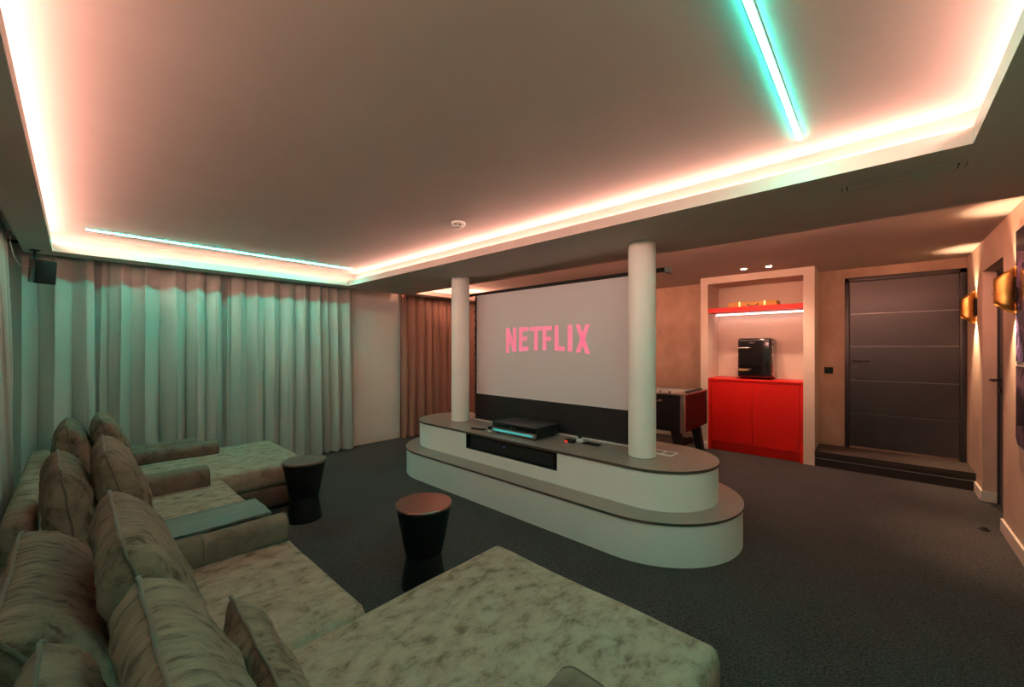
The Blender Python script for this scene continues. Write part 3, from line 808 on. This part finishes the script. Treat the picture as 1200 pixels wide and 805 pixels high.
# ------------------------------------------------------------------ sofa modules
SZ = .385
def soft(name, lo, hi, m, parent, r, crown=0.0, seg=5, puff=.006, seed=0):
    """rounded upholstered block, subdivided, slightly uneven"""
    bm = bmesh.new(); bm_box(bm, lo, hi)
    sx, sy, sz = [hi[i] - lo[i] for i in range(3)]
    cuts = [max(2, int(d / .06)) for d in (sx, sy, sz)]
    b2 = bmesh.new()
    bm.free()
    # build a grid box
    nx, ny, nz = cuts
    idx = {}
    def key(i, j, k):
        if (i, j, k) not in idx:
            idx[(i, j, k)] = b2.verts.new((lo[0] + sx * i / nx, lo[1] + sy * j / ny, lo[2] + sz * k / nz))
        return idx[(i, j, k)]
    for i in range(nx):
        for j in range(ny):
            b2.faces.new([key(i, j, nz), key(i + 1, j, nz), key(i + 1, j + 1, nz), key(i, j + 1, nz)])
            b2.faces.new([key(i, j, 0), key(i, j + 1, 0), key(i + 1, j + 1, 0), key(i + 1, j, 0)])
    for i in range(nx):
        for k in range(nz):
            b2.faces.new([key(i, 0, k), key(i + 1, 0, k), key(i + 1, 0, k + 1), key(i, 0, k + 1)])
            b2.faces.new([key(i, ny, k), key(i, ny, k + 1), key(i + 1, ny, k + 1), key(i + 1, ny, k)])
    for j in range(ny):
        for k in range(nz):
            b2.faces.new([key(0, j, k), key(0, j, k + 1), key(0, j + 1, k + 1), key(0, j + 1, k)])
            b2.faces.new([key(nx, j, k), key(nx, j + 1, k), key(nx, j + 1, k + 1), key(nx, j, k + 1)])
    bmesh.ops.subdivide_edges(b2, edges=list(b2.edges), cuts=1, use_grid_fill=True)
    # round: pull every vertex onto a rounded box
    for v in b2.verts:
        c = Vector([min(max(v.co[i], lo[i] + r), hi[i] - r) for i in range(3)])
        d = v.co - c
        if d.length > r:
            v.co = c + d.normalized() * r
        u = (v.co.x - lo[0]) / sx; w = (v.co.y - lo[1]) / sy; q = (v.co.z - lo[2]) / sz
        if q > .5:
            v.co.z += crown * (1 - (2 * u - 1) ** 4) * (1 - (2 * w - 1) ** 4) * (2 * q - 1)
        nz_ = noise.noise(v.co * 4.0 + Vector((seed, 0, 0)))
        v.co.z += puff * nz_ * (1 if q > .3 else .2)
    o = from_bm(name, b2, m, parent, True)
    return o
SX0 = -.25
def module(name, label, x1, y0, y1, back=None, seed=0):
    t = thing(name, label, 'sofa', ((SX0 + x1) / 2, (y0 + y1) / 2, 0), 'modules of the long velvet sofa')
    box('plinth', (SX0 + .05, y0 + .04, 0), (x1 - .05, y1 - .04, .035), 'black_matte', t)
    soft('base', (SX0, y0 + .003, .030), (x1 - .012, y1 - .003, .205), 'velvet_base', t, .018, 0, seed=seed)
    soft('seat', (SX0, y0 + .002, .205), (x1, y1 - .002, SZ - .008), 'velvet_seat', t, .034, .014, seed=seed + 3)
    if back:
        soft('back_ledge', (SX0, back[0], SZ - .02), (-.135, back[1], back[2]), 'velvet_seat', t, .03, .006, seed=seed + 5)
    return t
def arm(t, x0, x1, y0, y1, z1, seed, name='arm_roll', z0=None):
    """bolster: rounded section, nearly flat sewn ends"""
    z0 = z0 if z0 else SZ - .012
    w, h = y1 - y0, z1 - z0
    r = min(w, h) * .40
    sec = []
    for cy, cz, a0 in ((y1 - r, z0 + r * .5, -90), (y1 - r, z1 - r, 0), (y0 + r, z1 - r, 90), (y0 + r, z0 + r * .5, 180)):
        for k in range(7):
            a = math.radians(a0 + 15 * k)
            rz = r if a0 in (0, 90) else r * .5
            sec.append((cy + r * math.cos(a), cz + rz * math.sin(a)))
    n = len(sec); cy, cz = (y0 + y1) / 2, (z0 + z1) / 2
    xs = [x0] + [x0 + (x1 - x0) * k / 16 for k in range(1, 16)] + [x1 - .012, x1 - .004, x1]
    sc = [1.0] * (len(xs) - 2) + [.985, .94]
    vs = []
    for x, f in zip(xs, sc):
        for (y, z) in sec:
            w_ = .006 * noise.noise((x * 7 + seed, y * 9, z * 9)) if f == 1.0 else 0
            vs.append((x, cy + (y - cy) * (f + w_), cz + (z - cz) * (f + w_)))
    fs = []
    for i in range(len(xs) - 1):
        for j in range(n):
            a, b = i * n + j, i * n + (j + 1) % n
            fs.append((a, b, b + n, a + n))
    fs.append(tuple(range(n - 1, -1, -1))); fs.append(tuple(range((len(xs) - 1) * n, len(xs) * n)))
    o = put(name, vs, fs, 'velvet_arm', t, True)
    o.data.set_sharp_from_angle(angle=math.radians(50))
    k = (len(xs) - 2) * n
    tube('piping', [Vector(v) for v in vs[k:k + n]], .004, 'piping', t, n=6, closed=True)
    return o

m1 = module('sofa_chaise', 'deep taupe velvet chaise at the far end, beside the long curtain', 1.47, 3.84, 5.02, (3.845, 5.02, .572), 1)
arm(m1, .27, .935, 4.68, 4.855, .505, 8); arm(m1, .27, .80, 4.875, 5.03, .52, 9)
m2 = module('sofa_section', 'velvet sofa seat between the plain arm and the wood topped arm', .785, 2.725, 3.835, (3.02, 3.84, .572), 11)
arm(m2, .02, .672, 3.635, 3.83, .515, 12)
m3 = module('sofa_section', 'velvet sofa seat in front of the wood topped arm, next to the nearest chaise', .785, 1.49, 2.72, None, 21)
arm(m3, .06, .765, 2.300, 2.420, .512, 22)
arm(m3, .06, .735, 2.53, 2.695, .497, 23)
arm(m3, .275, .405, 2.295, 2.424, .518, 24, 'arm_sleeve')
m4 = module('sofa_chaise', 'nearest broad taupe velvet chaise in the foreground', 1.505, .395, 1.485, None, 31)
arm(m4, .36, .905, .46, .655, .548, 33)

t = thing('arm_tray', 'dark wood grain tray lying on the sofa arm, teal lit', 'tray', (.49, 2.56, .505))
box('board', (.262, 2.426, .500), (.718, 2.700, .516), 'tray_wood', t, bevel=.003)
box('side_lip', (.262, 2.700, .45), (.718, 2.716, .516), 'tray_wood', t, bevel=.003)

# ------------------------------------------------------------------ scatter cushions
def cushion(label, top, length, height, thick, lean, yaw=0.0, roll=0.0, seed=0, boxy=.54, sag=.012, rnd=7.0, endp=8.0, group='large velvet back cushions'):
    """top = middle of the upper seam (world). Local x runs along the sofa, y is thickness, z is height."""
    n = 36
    R = Matrix.Rotation(PI / 2 + yaw, 4, 'Z') @ Matrix.Rotation(-lean, 4, 'X') @ Matrix.Rotation(roll, 4, 'Y')
    base = Vector(top) - (R @ Vector((0, 0, height / 2)))
    M = Matrix.Translation(base) @ R
    def shape(u, v):
        # rounded square outline, a little hollow between the corners
        e = max(abs(u), abs(v)); q = (abs(u) ** rnd + abs(v) ** rnd) ** (1 / rnd) if e > 0 else 1
        k = e / q if e > 0 else 1
        x = u * k * (1 - .03 * (1 - v * v) * abs(u) ** 3) * length / 2
        z = v * k * (1 - .03 * (1 - u * u) * abs(v) ** 3) * height / 2
        z -= sag * (1 - u * u) * max(0, v)
        return x, z
    def depth(u, v):
        a = max(0.0, 1 - abs(u) ** endp) ** .38; b = max(0.0, 1 - abs(v) ** 2.6) ** boxy
        d = a * b * thick / 2
        bulge = 1 + .14 * (-v) * (1 - u * u)
        return d * bulge
    vs, fs = [], []; ids = {}
    sd = Vector((seed * 3.1, seed * 1.7, 0))
    for side in (0, 1):
        for j in range(n + 1):
            for i in range(n + 1):
                # denser near the seam
                u = math.sin((2 * i / n - 1) * PI / 2); v = math.sin((2 * j / n - 1) * PI / 2)
                edge = i in (0, n) or j in (0, n)
                if side == 1 and edge:
                    ids[(1, i, j)] = ids[(0, i, j)]; continue
                x, z = shape(u, v)
                d = depth(u, v)
                # gathers running in from the seam and soft creases
                e = max(abs(u), abs(v))
                s = u if abs(v) > abs(u) else v
                g = math.sin(s * 42 + 4 * noise.noise((s * 5 + seed, side, .5))) * .0032 * e ** 3
                w = noise.noise(Vector((u * 2.2, v * 2.2, side * 4.0)) + sd) * .016 + noise.noise(Vector((u * 4, v * 8, side * 7.0)) + sd) * .006
                d2 = (d + (g + w) * min(1, d / (thick * .22))) * (1 if side == 0 else -1)
                ids[(side, i, j)] = len(vs)
                vs.append(M @ Vector((x, d2, z)))
        for j in range(n):
            for i in range(n):
                q = [ids[(side, i, j)], ids[(side, i + 1, j)], ids[(side, i + 1, j + 1)], ids[(side, i, j + 1)]]
                fs.append(q if side == 1 else q[::-1])
    t = thing('cushion', label, 'cushion', tuple(M @ Vector((0, 0, -height / 2))), group)
    put('cover', vs, fs, 'velvet_cushion', t, True)
    ring = []
    for k in range(4 * n):
        s, f = divmod(k, n)
        a = math.sin((2 * f / n - 1) * PI / 2)
        u, v = [(a, -1), (1, a), (-a, 1), (-1, -a)][s]
        x, z = shape(u, v)
        ring.append(M @ Vector((x + .004 * u, .0015 * math.sin(k * .9 + seed), z + .004 * v)))
    tube('piping', ring, .0045, 'piping', t, n=6, closed=True)
    return t
L = math.radians
cushion('velvet cushion farthest back, left one of the far pair', (-.045, 4.46, .865), .60, .46, .19, L(8), seed=1)
cushion('velvet cushion at the far end, right one of the far pair', (.125, 4.50, .885), .60, .48, .19, L(14), seed=2)
cushion('velvet cushion leaning on the sofa back, in front of the far pair, left', (-.060, 3.10, .845), .66, .46, .18, L(8), yaw=L(2), seed=3)
cushion('velvet cushion in front of the far pair, right, standing behind the wood topped arm', (.100, 3.14, .890), .70, .49, .19, L(16), yaw=L(-1), seed=4)
cushion('long velvet cushion slumped back at the left edge of the picture', (-.135, 1.87, .760), .82, .41, .17, L(32), seed=5)
cushion('brown velvet cushion in the middle of the sofa, beside the wood topped arm', (.080, 1.79, .890), .66, .50, .20, L(17), seed=6)
cushion('velvet cushion cut off by the lower left corner of the picture', (-.050, .98, .81), .64, .42, .15, L(10), seed=7)
cushion('large velvet cushion in the left foreground with clear piping', (.090, .92, .905), .66, .50, .19, L(16), seed=8)
cushion('smaller velvet cushion with a pointed corner on the nearest chaise', (.300, 1.10, .672), .46, .27, .13, L(14), roll=L(-12), seed=9, boxy=.75, sag=0.0, rnd=14, endp=3.0, group='small velvet cushions')
